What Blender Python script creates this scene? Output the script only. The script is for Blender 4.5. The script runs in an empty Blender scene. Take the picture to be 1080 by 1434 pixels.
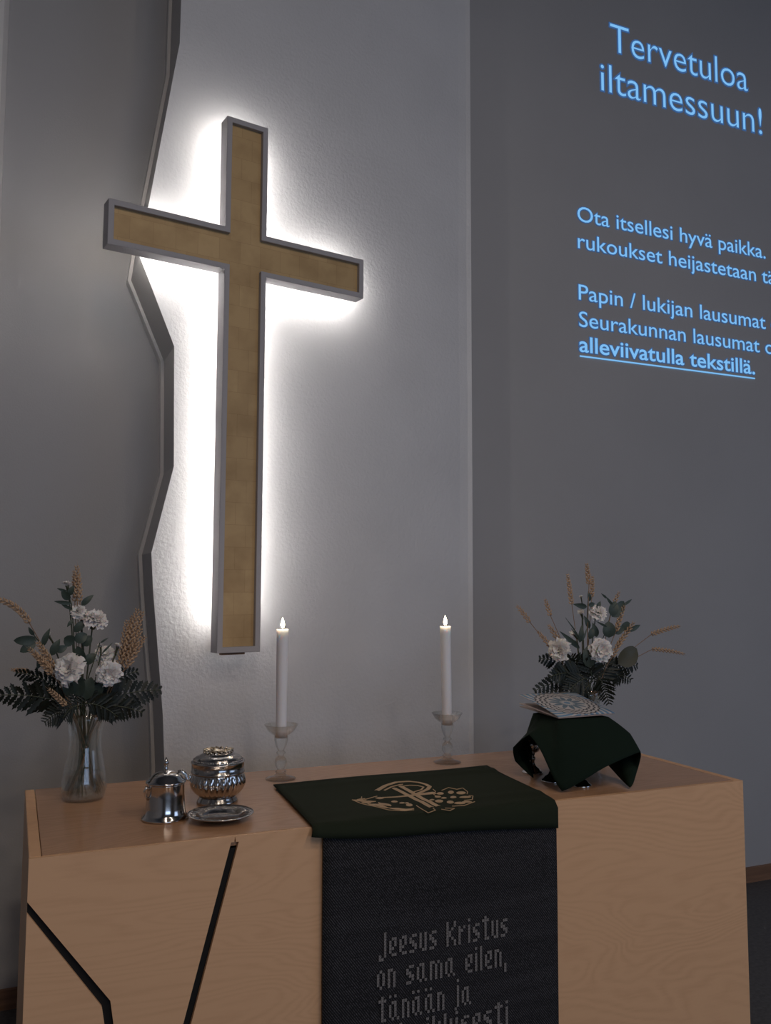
import bpy, math, random
from mathutils import Vector, Matrix
random.seed(7)
sc = bpy.context.scene
PI = math.pi

# ---------------------------------------------------------------- camera
FPX = 1217.6
YAW, PITCH, ROLL = math.radians(23.067), math.radians(4.953), math.radians(.194)
CAM = Vector((0, 0, 1.55))
FW = Vector((math.sin(YAW)*math.cos(PITCH), math.cos(YAW)*math.cos(PITCH), math.sin(PITCH)))
R0 = Vector((math.cos(YAW), -math.sin(YAW), 0)); U0 = R0.cross(FW)
RT = R0*math.cos(ROLL)+U0*math.sin(ROLL); UP = -R0*math.sin(ROLL)+U0*math.cos(ROLL)
cd = bpy.data.cameras.new('camera'); cam = bpy.data.objects.new('camera', cd)
sc.collection.objects.link(cam); sc.camera = cam
cd.sensor_fit = 'VERTICAL'; cd.sensor_height = 36; cd.lens = 36*FPX/1434
cd.clip_start = .05
m = Matrix((( RT.x, UP.x, -FW.x, 0), (RT.y, UP.y, -FW.y, 0), (RT.z, UP.z, -FW.z, 0), (0, 0, 0, 1)))
cam.matrix_world = Matrix.Translation(CAM) @ m

# ---------------------------------------------------------------- world and lamps
w = bpy.data.worlds.new('world'); sc.world = w; w.use_nodes = True
w.node_tree.nodes['Background'].inputs[0].default_value = (.5, .52, .6, 1)
w.node_tree.nodes['Background'].inputs[1].default_value = .02
def area(name, loc, target, sx, sy, power, col):
    l = bpy.data.lights.new(name, 'AREA'); l.shape = 'RECTANGLE'; l.size = sx; l.size_y = sy
    l.energy = power; l.color = col
    o = bpy.data.objects.new(name, l); sc.collection.objects.link(o); o.location = loc
    o.rotation_euler = (Vector(target)-Vector(loc)).to_track_quat('-Z', 'Y').to_euler()
    return o
# dimmed nave lamps behind and above the photographer, in two rows of three
for i, x in enumerate((.2, 2.4)):
    for j, y in enumerate((-.6, -2.2, -3.8)):
        area('nave_lamp', (x, y, 4.6), (x+.2, y+1.6, 0), .22, .22, 15, (1, .84, .70))
# cool fill lights, added to turn the lower walls bluish
area('cool_fill', (6.6, -1.5, 2.3), (2, 3, 1.2), 3.0, 2.0, 34, (.48, .66, 1))
area('cool_fill', (1.5, -6.3, 1.7), (1.2, 3, .8), 4.0, 1.8, 62, (.50, .68, 1))
LED = 31.0
sc.view_settings.view_transform = 'Standard'; sc.view_settings.look = 'None'
sc.view_settings.exposure = 0.0; sc.view_settings.gamma = 1.0
try: sc.view_settings.use_curve_mapping = False
except Exception: pass

# ---------------------------------------------------------------- helpers
def ray(x, y): return FW+RT*((x-540)/FPX)-UP*((y-717)/FPX)
def atz(x, y, z): d = ray(x, y); return CAM+d*((z-CAM.z)/d.z)
def aty(x, y, Y): d = ray(x, y); return CAM+d*((Y-CAM.y)/d.y)
def atp(x, y, p, n): d = ray(x, y); return CAM+d*((Vector(p)-CAM).dot(n)/d.dot(n))

class MB:
    def __init__(s): s.v = []; s.f = []; s.sm = []
    def add(s, vs, fs, smooth=False):
        b = len(s.v); s.v += [tuple(v) for v in vs]
        for f in fs: s.f.append(tuple(b+i for i in f)); s.sm.append(smooth)
        return s
    def box(s, a, b):
        x0, y0, z0 = a; x1, y1, z1 = b
        return s.add([(x0,y0,z0),(x1,y0,z0),(x1,y1,z0),(x0,y1,z0),(x0,y0,z1),(x1,y0,z1),(x1,y1,z1),(x0,y1,z1)],
              [(0,3,2,1),(4,5,6,7),(0,1,5,4),(1,2,6,5),(2,3,7,6),(3,0,4,7)])
    def prism(s, poly, fn0, fn1):
        """poly: list of 2D points; fn0 / fn1 map a point to the front / back 3D point"""
        n = len(poly); vs = [fn0(p) for p in poly]+[fn1(p) for p in poly]
        return s.add(vs, [tuple(range(n)), tuple(range(2*n-1, n-1, -1))]+[(i, i+n, (i+1) % n+n, (i+1) % n) for i in range(n)])
    def tube(s, pts, rad, seg=6, cap=True):
        pts = [Vector(p) for p in pts]; n = len(pts); vs = []
        if not hasattr(rad, '__len__'): rad = [rad]*n
        nrm = None
        for i, p in enumerate(pts):
            t = (pts[min(i+1, n-1)]-pts[max(i-1, 0)]).normalized()
            if nrm is None: nrm = t.orthogonal().normalized()
            nrm = (nrm-t*nrm.dot(t)).normalized(); bn = t.cross(nrm)
            for k in range(seg):
                a = 2*PI*k/seg; vs.append(p+(nrm*math.cos(a)+bn*math.sin(a))*rad[i])
        fs = [(i*seg+k, i*seg+(k+1) % seg, (i+1)*seg+(k+1) % seg, (i+1)*seg+k) for i in range(n-1) for k in range(seg)]
        if cap: fs += [tuple(range(seg-1, -1, -1)), tuple((n-1)*seg+k for k in range(seg))]
        return s.add(vs, fs, True)
    def lathe(s, prof, c=(0, 0, 0), seg=40, mod=None):
        vs = []; fs = []; n = len(prof)
        for i, (r, z) in enumerate(prof):
            for k in range(seg):
                a = 2*PI*k/seg; rr = r*(mod(a, z) if mod else 1)
                vs.append((c[0]+rr*math.cos(a), c[1]+rr*math.sin(a), c[2]+z))
        for i in range(n-1):
            for k in range(seg):
                fs.append((i*seg+k, i*seg+(k+1) % seg, (i+1)*seg+(k+1) % seg, (i+1)*seg+k))
        s.add(vs, fs, True)
        if prof[0][0] > 1e-4 and prof[0][0] < .3: s.f.append(tuple(len(s.v)-len(vs)+k for k in range(seg-1, -1, -1))); s.sm.append(False)
        if prof[-1][0] > 1e-4: s.f.append(tuple(len(s.v)-seg+k for k in range(seg))); s.sm.append(False)
        return s
    def grid(s, rows, closed=False, smooth=True):
        n = len(rows); mm = len(rows[0]); vs = [v for r in rows for v in r]; fs = []
        for i in range(n-1):
            for j in range(mm if closed else mm-1):
                fs.append((i*mm+j, i*mm+(j+1) % mm, (i+1)*mm+(j+1) % mm, (i+1)*mm+j))
        return s.add(vs, fs, smooth)
    def build(s, name, mat, parent=None, origin=None):
        me = bpy.data.meshes.new(name)
        o0 = Vector(origin) if origin is not None else Vector((0, 0, 0))
        me.from_pydata([tuple(Vector(v)-o0) for v in s.v], [], s.f)
        me.polygons.foreach_set('use_smooth', s.sm); me.update()
        if mat: me.materials.append(mat)
        o = bpy.data.objects.new(name, me); sc.collection.objects.link(o)
        if parent is not None:
            o.parent = parent; wp = parent.location.copy(); q = parent.parent
            while q is not None: wp += q.location; q = q.parent
            o.location = o0-wp
        else: o.location = o0
        return o
def thing(name, label, cat, loc, group=None):
    o = bpy.data.objects.new(name, None); sc.collection.objects.link(o); o.location = loc
    o.empty_display_size = .02
    o['label'] = label; o['category'] = cat
    if group: o['group'] = group
    return o
def tag(o, label, cat, group=None):
    o['label'] = label; o['category'] = cat
    if group: o['group'] = group
    return o
def mod_bevel(o, w_, seg=2):
    b = o.modifiers.new('bevel', 'BEVEL'); b.width = w_; b.segments = seg; b.limit_method = 'ANGLE'; return o
def mod_solid(o, t, off=0):
    b = o.modifiers.new('solid', 'SOLIDIFY'); b.thickness = t; b.offset = off; return o
def struct(o): o['kind'] = 'structure'; return o

# ---------------------------------------------------------------- materials
def mat(name, col, rough=.6, metal=0, **k):
    m_ = bpy.data.materials.new(name); m_.use_nodes = True; b = m_.node_tree.nodes['Principled BSDF']
    b.inputs['Base Color'].default_value = (*col, 1); b.inputs['Roughness'].default_value = rough
    b.inputs['Metallic'].default_value = metal
    for kk, v in k.items():
        nm = kk.replace('_', ' ')
        if nm in b.inputs: b.inputs[nm].default_value = v
    return m_
def nd(m_, t, **k):
    n = m_.node_tree.nodes.new(t)
    for kk, v in k.items(): setattr(n, kk, v)
    return n
def lk(m_, a, b): m_.node_tree.links.new(a, b)
def ramp(m_, stops):
    r = nd(m_, 'ShaderNodeValToRGB'); e = r.color_ramp.elements
    e[0].position, e[0].color = stops[0][0], (*stops[0][1], 1)
    e[1].position, e[1].color = stops[-1][0], (*stops[-1][1], 1)
    for p, c in stops[1:-1]: x = e.new(p); x.color = (*c, 1)
    return r
def mapping(m_, scale, kind='Object'):
    tc = nd(m_, 'ShaderNodeTexCoord'); mp = nd(m_, 'ShaderNodeMapping'); mp.inputs['Scale'].default_value = scale
    lk(m_, tc.outputs[kind], mp.inputs[0]); return mp
def noisy(m_, scale, c0, c1, mscale=(1, 1, 1), detail=4, lo=.35, hi=.65, dist=0):
    mp = mapping(m_, mscale); n = nd(m_, 'ShaderNodeTexNoise'); n.inputs['Scale'].default_value = scale
    n.inputs['Detail'].default_value = detail; n.inputs['Distortion'].default_value = dist
    lk(m_, mp.outputs[0], n.inputs[0]); r = ramp(m_, [(lo, c0), (hi, c1)]); lk(m_, n.outputs[0], r.inputs[0])
    lk(m_, r.outputs[0], m_.node_tree.nodes['Principled BSDF'].inputs['Base Color']); return m_
def bump(m_, scale, strength, dist=.002, mscale=(1, 1, 1), detail=3):
    mp = mapping(m_, mscale); n = nd(m_, 'ShaderNodeTexNoise'); n.inputs['Scale'].default_value = scale; n.inputs['Detail'].default_value = detail
    lk(m_, mp.outputs[0], n.inputs[0]); b = nd(m_, 'ShaderNodeBump'); b.inputs['Strength'].default_value = strength
    b.inputs['Distance'].default_value = dist; lk(m_, n.outputs[0], b.inputs['Height'])
    lk(m_, b.outputs[0], m_.node_tree.nodes['Principled BSDF'].inputs['Normal']); return m_
def emit(name, col, st):
    m_ = mat(name, (0, 0, 0)); b = m_.node_tree.nodes['Principled BSDF']
    b.inputs['Emission Color'].default_value = (*col, 1); b.inputs['Emission Strength'].default_value = st; return m_

wall_m = bump(noisy(mat('grey_plaster', (.3, .3, .3), .9), 1.3, (.375, .372, .38), (.40, .397, .405)), 160, .25, .002)
panel_m = bump(noisy(mat('white_plaster', (.7, .7, .7), .9), 2.0, (.585, .59, .61), (.635, .64, .66)), 75, .55, .004, detail=5)
side_m = mat('grey_paint', (.50, .49, .49), .7)
lip_m = mat('pale_paint', (.70, .69, .68), .7)
floor_m = bump(noisy(mat('grey_floor', (.1, .1, .1), .6), 60, (.055, .055, .06), (.085, .085, .09)), 90, .2)
ceil_m = mat('ceiling_paint', (.22, .215, .21), .9)
skirt_m = noisy(mat('skirting_wood', (.2, .1, .06), .5), 3, (.16, .085, .05), (.24, .13, .075), (1, 6, 20))
cross_frame_m = bump(mat('grey_frame', (.40, .39, .41), .6), 200, .1, .001)

def wood(name, c0, c1, c2, axis, rough=.45):
    """rotary-cut plywood: wavy low-contrast figure that runs along X"""
    m_ = mat(name, c1, rough); b = m_.node_tree.nodes['Principled BSDF']
    sc_ = {'front': (.55, 1, 1.9), 'top': (.4, 2.2, 1)}[axis]
    mp = mapping(m_, sc_)
    n0 = nd(m_, 'ShaderNodeTexNoise'); n0.inputs['Scale'].default_value = 1.5; n0.inputs['Detail'].default_value = 3; n0.inputs['Distortion'].default_value = .6; n0.inputs['Roughness'].default_value = .42
    lk(m_, mp.outputs[0], n0.inputs[0])
    mul = nd(m_, 'ShaderNodeMath', operation='MULTIPLY'); mul.inputs[1].default_value = 44; lk(m_, n0.outputs[0], mul.inputs[0])
    fr = nd(m_, 'ShaderNodeMath', operation='PINGPONG'); fr.inputs[1].default_value = .5; lk(m_, mul.outputs[0], fr.inputs[0])
    n1 = nd(m_, 'ShaderNodeTexNoise'); n1.inputs['Scale'].default_value = 60; n1.inputs['Detail'].default_value = 5
    mp2 = mapping(m_, {'front': (.25, 1, 2.5), 'top': (.25, 2.5, 1)}[axis]); lk(m_, mp2.outputs[0], n1.inputs[0])
    mix = nd(m_, 'ShaderNodeMath', operation='MULTIPLY_ADD'); mix.inputs[1].default_value = .75
    lk(m_, n1.outputs[0], mix.inputs[0]); lk(m_, fr.outputs[0], mix.inputs[2])
    n2 = nd(m_, 'ShaderNodeTexNoise'); n2.inputs['Scale'].default_value = 2.2; lk(m_, mp.outputs[0], n2.inputs[0])
    ad = nd(m_, 'ShaderNodeMath', operation='MULTIPLY_ADD'); ad.inputs[1].default_value = .5; lk(m_, n2.outputs[0], ad.inputs[0]); lk(m_, mix.outputs[0], ad.inputs[2])
    r = ramp(m_, [(.35, c0), (.75, c1), (1.15 if False else 1.0, c2)]); lk(m_, ad.outputs[0], r.inputs[0]); lk(m_, r.outputs[0], b.inputs['Base Color'])
    return m_
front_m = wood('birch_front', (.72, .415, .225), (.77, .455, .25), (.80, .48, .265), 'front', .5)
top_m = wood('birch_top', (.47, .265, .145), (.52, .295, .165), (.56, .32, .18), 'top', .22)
core_m = mat('black_recess', (.004, .004, .004), .8)

def gold_leaf():
    m_ = mat('gold_leaf_panel', (.5, .32, .12), .5, .12); b = m_.node_tree.nodes['Principled BSDF']
    mp = mapping(m_, (1, 1, 1))
    br = nd(m_, 'ShaderNodeTexBrick'); br.inputs['Scale'].default_value = 1; br.inputs['Brick Width'].default_value = .085
    br.inputs['Row Height'].default_value = .085; br.inputs['Mortar Size'].default_value = .0012; br.inputs['Mortar Smooth'].default_value = 1
    br.inputs['Color1'].default_value = (.49, .335, .16, 1); br.inputs['Color2'].default_value = (.55, .385, .19, 1); br.inputs['Mortar'].default_value = (.40, .26, .115, 1)
    sw = nd(m_, 'ShaderNodeSeparateXYZ'); cb = nd(m_, 'ShaderNodeCombineXYZ')
    lk(m_, mp.outputs[0], sw.inputs[0]); lk(m_, sw.outputs[0], cb.inputs[0]); lk(m_, sw.outputs[2], cb.inputs[1]); lk(m_, cb.outputs[0], br.inputs['Vector'])
    n = nd(m_, 'ShaderNodeTexNoise'); n.inputs['Scale'].default_value = 9; n.inputs['Detail'].default_value = 8; lk(m_, mp.outputs[0], n.inputs[0])
    r = ramp(m_, [(.3, (.72, .68, .62)), (.6, (1, 1, 1))]); lk(m_, n.outputs[0], r.inputs[0])
    mx = nd(m_, 'ShaderNodeMix', data_type='RGBA', blend_type='MULTIPLY'); mx.inputs[0].default_value = .8
    lk(m_, br.outputs['Color'], mx.inputs[6]); lk(m_, r.outputs[0], mx.inputs[7]); lk(m_, mx.outputs[2], b.inputs['Base Color'])
    return m_
gold_m = gold_leaf()
led_m = emit('led_light', (1, .94, .87), LED)
silver_m = bump(mat('polished_silver', (.60, .57, .54), .13, 1), 30, .06, .001)
old_silver_m = bump(mat('engraved_silver', (.48, .46, .44), .17, 1), 110, .5, .0015)
gilt_m = bump(mat('gilded_silver', (.72, .62, .48), .22, 1), 200, .5, .002)
def thin(name, col, f_):
    """clear glassware: mostly see-through, mirror-like at grazing angles, with some refraction"""
    m_ = mat(name, col, .02, 0, Transmission_Weight=1.0, IOR=1.45); b = m_.node_tree.nodes['Principled BSDF']
    out = m_.node_tree.nodes['Material Output']; tr = nd(m_, 'ShaderNodeBsdfTransparent'); tr.inputs[0].default_value = (.97, .98, .97, 1)
    gl = nd(m_, 'ShaderNodeBsdfGlossy'); gl.inputs['Roughness'].default_value = .03
    lw = nd(m_, 'ShaderNodeLayerWeight'); pw = nd(m_, 'ShaderNodeMath', operation='POWER'); pw.inputs[1].default_value = 3.0; lk(m_, lw.outputs['Facing'], pw.inputs[0])
    fz = nd(m_, 'ShaderNodeMath', operation='MULTIPLY_ADD'); fz.inputs[1].default_value = .75; fz.inputs[2].default_value = .05; lk(m_, pw.outputs[0], fz.inputs[0])
    m0 = nd(m_, 'ShaderNodeMixShader'); lk(m_, fz.outputs[0], m0.inputs[0]); lk(m_, tr.outputs[0], m0.inputs[1]); lk(m_, gl.outputs[0], m0.inputs[2])
    mx = nd(m_, 'ShaderNodeMixShader'); mx.inputs[0].default_value = f_
    lk(m_, m0.outputs[0], mx.inputs[1]); lk(m_, b.outputs[0], mx.inputs[2]); lk(m_, mx.outputs[0], out.inputs[0]); return m_
glass_m = thin('clear_glass', (1, 1, 1), .30)
vglass_m = thin('vase_glass', (.97, .98, .96), .25)
water_m = thin('water', (.95, .92, .85), .35)
wax_m = mat('white_wax', (.90, .88, .89), .45, 0, Subsurface_Weight=.5, Subsurface_Scale=.02, Subsurface_Radius=(1, .85, .75))
flame_m = emit('flame', (1, .78, .5), 42)
wick_m = mat('wick', (.02, .015, .01), .9)
paper_m = mat('pink_grey_paper', (.42, .34, .31), .6)
green_cloth = bump(mat('green_wool', (.021, .027, .016), .9, 0, Specular_IOR_Level=.15), 500, .3, .001)
green_veil = bump(mat('green_silk', (.009, .018, .012), .85, 0, Specular_IOR_Level=.12), 400, .2, .001)
gold_thread = bump(mat('gold_thread', (.50, .335, .19), .55, .1), 700, .5, .001)
petal_m = mat('white_petal', (.88, .83, .79), .6, 0, Subsurface_Weight=.15, Subsurface_Scale=.005)
wheat_m = noisy(mat('dry_wheat', (.5, .3, .16), .7), 300, (.44, .28, .165), (.60, .42, .27))
euc_m = noisy(mat('eucalyptus_leaf', (.05, .07, .055), .5), 30, (.035, .055, .042), (.065, .09, .072))
fern_m = noisy(mat('fern_green', (.012, .022, .012), .55), 40, (.004, .008, .005), (.010, .017, .009))
stem_m = noisy(mat('flower_stem', (.05, .07, .035), .5), 40, (.035, .05, .025), (.075, .08, .045))
straw_m = mat('straw_stem', (.26, .16, .09), .6)
olive_m = mat('olive_leaf', (.07, .065, .035), .5)

def weave():
    m_ = mat('black_grey_twill', (.02, .02, .022), .9); b = m_.node_tree.nodes['Principled BSDF']
    mp = mapping(m_, (1, 1, 1)); mp.inputs['Rotation'].default_value = (0, math.radians(38), 0)
    wv = nd(m_, 'ShaderNodeTexWave'); wv.bands_direction = 'X'; wv.inputs['Scale'].default_value = 62; wv.inputs['Distortion'].default_value = .6
    lk(m_, mp.outputs[0], wv.inputs[0])
    n = nd(m_, 'ShaderNodeTexNoise'); n.inputs['Scale'].default_value = 330; n.inputs['Detail'].default_value = 2
    mp3 = mapping(m_, (1, 1, 1)); lk(m_, mp3.outputs[0], n.inputs[0])
    n3 = nd(m_, 'ShaderNodeTexNoise'); n3.inputs['Scale'].default_value = 7; mp4 = mapping(m_, (.3, 1, 5)); lk(m_, mp4.outputs[0], n3.inputs[0])
    a = nd(m_, 'ShaderNodeMath', operation='MULTIPLY'); lk(m_, wv.outputs['Fac'], a.inputs[0]); lk(m_, n.outputs[0], a.inputs[1])
    c = nd(m_, 'ShaderNodeMath', operation='MULTIPLY_ADD'); c.inputs[1].default_value = .25; lk(m_, n3.outputs[0], c.inputs[0]); lk(m_, a.outputs[0], c.inputs[2])
    r = ramp(m_, [(.12, (.0025, .0025, .0035)), (.45, (.010, .010, .013)), (.70, (.085, .082, .09))]); lk(m_, c.outputs[0], r.inputs[0])
    lk(m_, r.outputs[0], b.inputs['Base Color'])
    bp = nd(m_, 'ShaderNodeBump'); bp.inputs['Strength'].default_value = .5; bp.inputs['Distance'].default_value = .002
    lk(m_, a.outputs[0], bp.inputs['Height']); lk(m_, bp.outputs[0], b.inputs['Normal']); return m_
weave_m = weave()
woven_text_m = noisy(mat('grey_yarn', (.12, .11, .11), .9), 420, (.09, .085, .084), (.32, .295, .285), lo=.4, hi=.6)

# ---------------------------------------------------------------- the room
YW = 3.63
XL, XR, YR, ZC = -3.2, 7.2, -7.0, 6.4
def wallbox(name, a, b, m_): return struct(MB().box(a, b).build(name, m_))
wallbox('wall_back', (XL-.2, YW, 0), (XR+.2, YW+.2, ZC), wall_m)
wallbox('wall_left', (XL-.2, YR, 0), (XL, YW, ZC), wall_m)
wallbox('wall_right', (XR, YR, 0), (XR+.2, YW, ZC), wall_m)
wallbox('wall_rear', (XL-.2, YR-.2, 0), (XR+.2, YR, ZC), wall_m)
wallbox('floor', (XL-.2, YR-.2, -.1), (XR+.2, YW+.2, 0), floor_m)
wallbox('ceiling', (XL-.2, YR-.2, ZC), (XR+.2, YW+.2, ZC+.1), ceil_m)

# the pale relief panel behind the cross: a wedge whose front turns 10 degrees off the wall
AN = math.radians(10); PN = Vector((math.sin(AN), -math.cos(AN), 0)); PU = Vector((math.cos(AN), math.sin(AN), 0))
PP = Vector((1.96, 3.585, 0))
def on_panel(x): return PP.y+(x-PP.x)*math.tan(AN)
edge = [(253.8, 0), (251.8, 60), (208, 288), (196, 360), (244, 485), (243.5, 653), (212, 774), (214.5, 828), (228, 1000), (231, 1090)]
E3 = [atp(x, y, PP, PN) for x, y in edge]
poly = [(E3[-1].x+.01, 0.0)]+[(p.x, p.z) for p in reversed(E3)]+[(E3[0].x+.02, ZC)]
XRP = 1.965
rows = []   # front: left outline, then columns to the right with the small raised lip at the right edge
cols = [None, .25, .5, .75, .955, .985, 1.0]
for (x, z) in poly:
    r = []
    for c in cols:
        if c is None: r.append((x, on_panel(x), z))
        else:
            xx = x+(XRP-x)*c; yy = on_panel(xx)
            if c == .985: yy -= .004
            if c == 1.0: yy -= .012
            r.append((xx, yy, z))
    rows.append(r)
pm = MB().grid(rows, smooth=False)
n = len(poly)
left = [(x, on_panel(x), z) for x, z in poly]; back = [(x, YW, z) for x, z in poly]
rf = [rows[i][-1] for i in range(n)]; rb = [(XRP, YW, z) for _, z in poly]
panel = struct(pm.build('wall_panel', panel_m))
panel.name = 'wall_centre'
MB().grid([left, back], smooth=False).build('panel_side', side_m, panel)
MB().grid([rf, rb], smooth=False).build('panel_side', side_m, panel)
def offs(pts, d):
    out = []
    for i in range(len(pts)):
        a = Vector(pts[max(i-1, 0)]); b = Vector(pts[min(i+1, len(pts)-1)]); t = (b-a).normalized()
        out.append((pts[i][0]-abs(t.y)*d, pts[i][1]+(t.x*d if t.y > 0 else -t.x*d)))
    return out
po = offs(poly, .014)
lip = MB().grid([[(x, YW-.05, z) for x, z in poly], [(x, YW-.055, z) for x, z in po], [(x, YW, z) for x, z in po]], smooth=False)
lip.build('edge_strip', lip_m, panel)

# far-left pilaster with a stepped profile
pil = MB().box((-1.2, YW-.05, 0), (-.10, YW, ZC)).build('trim_1', side_m); struct(pil)
MB().box((-.145, YW-.062, 0), (-.118, YW-.05, ZC)).build('moulding', lip_m, pil)
MB().box((-.19, YW-.058, 0), (-.17, YW-.05, ZC)).build('moulding', lip_m, pil)

MB().box((XL, YW-.018, 0), (.5, YW, .07)).build('baseboard_left', skirt_m)['kind'] = 'structure'
MB().box((XRP+.005, YW-.018, 0), (XR, YW, .075)).build('baseboard_right', skirt_m)['kind'] = 'structure'

# ---------------------------------------------------------------- the cross
GAP, CT = .075, .062
c0 = atp(340.2, 600, PP+PN*(GAP+CT), PN); c0.z = 0
ks = (c0-CAM).length/ (Vector((.775, 3.2, 0))-Vector((0, 0, CAM.z))).length
cz = lambda z: CAM.z+(z-CAM.z)*KZ
KZ = c0.y/3.2
HW = .0860*KZ
top, bot = cz(3.357), cz(1.308); at_, ab_ = cz(2.917), cz(2.751); al, ar = -.525*KZ, .532*KZ
cross_poly = [(-HW, bot), (HW, bot), (HW, ab_), (ar, ab_), (ar, at_), (HW, at_), (HW, top), (-HW, top), (-HW, at_), (al, at_), (al, ab_), (-HW, ab_)]
def inset(poly, d):
    n = len(poly); out = []
    for i in range(n):
        p0, p1, p2 = Vector(poly[i-1]), Vector(poly[i]), Vector(poly[(i+1) % n])
        a = (p1-p0).normalized(); b = (p2-p1).normalized()
        na = Vector((-a.y, a.x)); nb = Vector((-b.y, b.x)); out.append(tuple(p1+(na+nb)*d))
    return out
def cp(p, dn):   # dn: distance behind the cross front
    q = c0+PU*p[0]-PN*dn; return (q.x, q.y, p[1])
fw_ = .0215
inn = inset(cross_poly, fw_); N = len(cross_poly)
cross = thing('wall_cross', 'large gilded latin cross in a grey frame, lit from behind, mounted on the pale wall', 'cross', (c0.x, c0.y, bot))
fr = MB()
ring = [[cp(p, CT) for p in cross_poly], [cp(p, 0) for p in cross_poly], [cp(p, 0) for p in inn], [cp(p, .017) for p in inn]]
fr.grid(ring, closed=True, smooth=False)
mod_bevel(fr.build('frame', cross_frame_m, cross), .0012, 1)
def crossfill(pl, dn, flip=False):
    # three rectangles: the post and the two arms
    a = MB(); q = pl
    rects = [(q[0], q[1], q[6], q[7]), (q[11], q[8], q[9], q[10]), (q[2], q[3], q[4], q[5])]
    for r in rects: a.add([cp(p, dn) for p in r], [(0, 1, 2, 3)])
    return a
crossfill(inn, .0168).build('gold_panel', gold_m, cross)
bb = inset(cross_poly, .004)
crossfill(bb, CT-.004).build('back_board', side_m, cross)
# light strips round the back, facing the wall
lp = inset(cross_poly, .017)
for i in range(N):
    a, b = Vector(lp[i]), Vector(lp[(i+1) % N])
    if i == N-1: b.y += .10
    if i == 1: a.y += .10
    if i == 0: continue                      # no strip across the foot
    t = (b-a).normalized(); nn = Vector((-t.y, t.x))*.006
    q = [a-nn, b-nn, b+nn, a+nn]
    mb = MB()
    lo = [cp(p, CT-.004) for p in q]; hi = [cp(p, CT+.004) for p in q]
    mb.add(lo+hi, [(0, 1, 2, 3), (7, 6, 5, 4), (0, 4, 5, 1), (1, 5, 6, 2), (2, 6, 7, 3), (3, 7, 4, 0)])
    mb.build('light_strip', led_m, cross)
# mounting blocks between cross and wall
for zz in (bot+.03, cz(2.2), cz(2.83)):
    mb = MB(); hh = .022
    q = [(-.05, zz-hh-.01), (.045, zz-hh-.01), (.045, zz+hh), (-.05, zz+hh)]
    dp = CT+GAP-.001
    if zz < bot+.05: q = [(-.045, zz-.042), (.05, zz-.042), (.05, zz), (-.045, zz)]; dp = CT+.018
    lo = [cp(p, CT-.003) for p in q]; hi = [cp(p, dp) for p in q]
    mb.add(lo+hi, [(0, 1, 2, 3), (7, 6, 5, 4), (0, 4, 5, 1), (1, 5, 6, 2), (2, 6, 7, 3), (3, 7, 4, 0)])
    mb.build('mounting_block', skirt_m if zz < bot+.05 else side_m, cross)

# ---------------------------------------------------------------- projected slide
slide = thing('projected_slide', 'pale blue Finnish welcome text projected on the grey wall', 'projection', (3.3, YW, 3.5))
txt_m = emit('projected_blue', (.20, .50, .88), 1.0)
halo_m = emit('projected_halo', (.045, .12, .30), .9)
def text_mesh(body, size=1, offset=0):
    c = bpy.data.curves.new('t', 'FONT'); c.body = body; c.size = size; c.offset = offset; c.resolution_u = 4
    o = bpy.data.objects.new('t', c); sc.collection.objects.link(o)
    dg = bpy.context.evaluated_depsgraph_get(); dg.update()
    me = bpy.data.meshes.new_from_object(o.evaluated_get(dg)); bpy.data.objects.remove(o); return me
CAPH = max(v.co.y for v in text_mesh('T').vertices)
def text_line(name, body, x0, x1, z, cap, bold=0, dz=0, fitbody=None):
    """fits the line between x0 and x1 on the back wall, baseline z"""
    ref = text_mesh(fitbody or body); rx = [v.co.x for v in ref.vertices]; sx = (x1-x0)/(max(rx)-min(rx)); sy = cap/CAPH; mx_ = min(rx)
    res = []
    for nm, off, yy, m_ in ((name, bold, .004, txt_m), (name+'_halo', bold+.035, .002, halo_m)):
        me = text_mesh(body, 1, off)
        for v in me.vertices:
            X = x0+(v.co.x-mx_)*sx; v.co = (X-slide.location.x, -yy, z+v.co.y*sy+(X-x0)*dz-slide.location.z)
        me.materials.clear(); me.materials.append(m_)
        o = bpy.data.objects.new(nm, me); sc.collection.objects.link(o); o.parent = slide; res.append(o)
    return res
text_line('heading_line', 'Tervetuloa', 2.852, 3.835, 4.437, .158, bold=-.010)
text_line('heading_line', 'iltamessuun!', 2.785, 3.935, 4.197, .158, bold=-.010)
text_line('text_line', 'Ota itsellesi hyvä paikka.', 2.622, 3.925, 3.448, .080)
text_line('text_line', 'rukoukset heijastetaan tä', 2.622, 3.845, 3.303, .080, fitbody='rukoukset heijastetaan')
text_line('text_line', 'Papin / lukijan lausumat o', 2.622, 3.907, 3.030, .080, fitbody='Papin / lukijan lausumat')
text_line('text_line', 'Seurakunnan lausumat o', 2.622, 3.855, 2.888, .080, fitbody='Seurakunnan lausumat')
text_line('text_line', 'alleviivatulla tekstillä.', 2.622, 3.812, 2.757, .080, bold=.011)
MB().add([(2.622, YW-.004, 2.729), (3.812, YW-.004, 2.729), (3.812, YW-.004, 2.737), (2.622, YW-.004, 2.737)], [(0, 1, 2, 3)]).build('underline', txt_m, slide)

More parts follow.
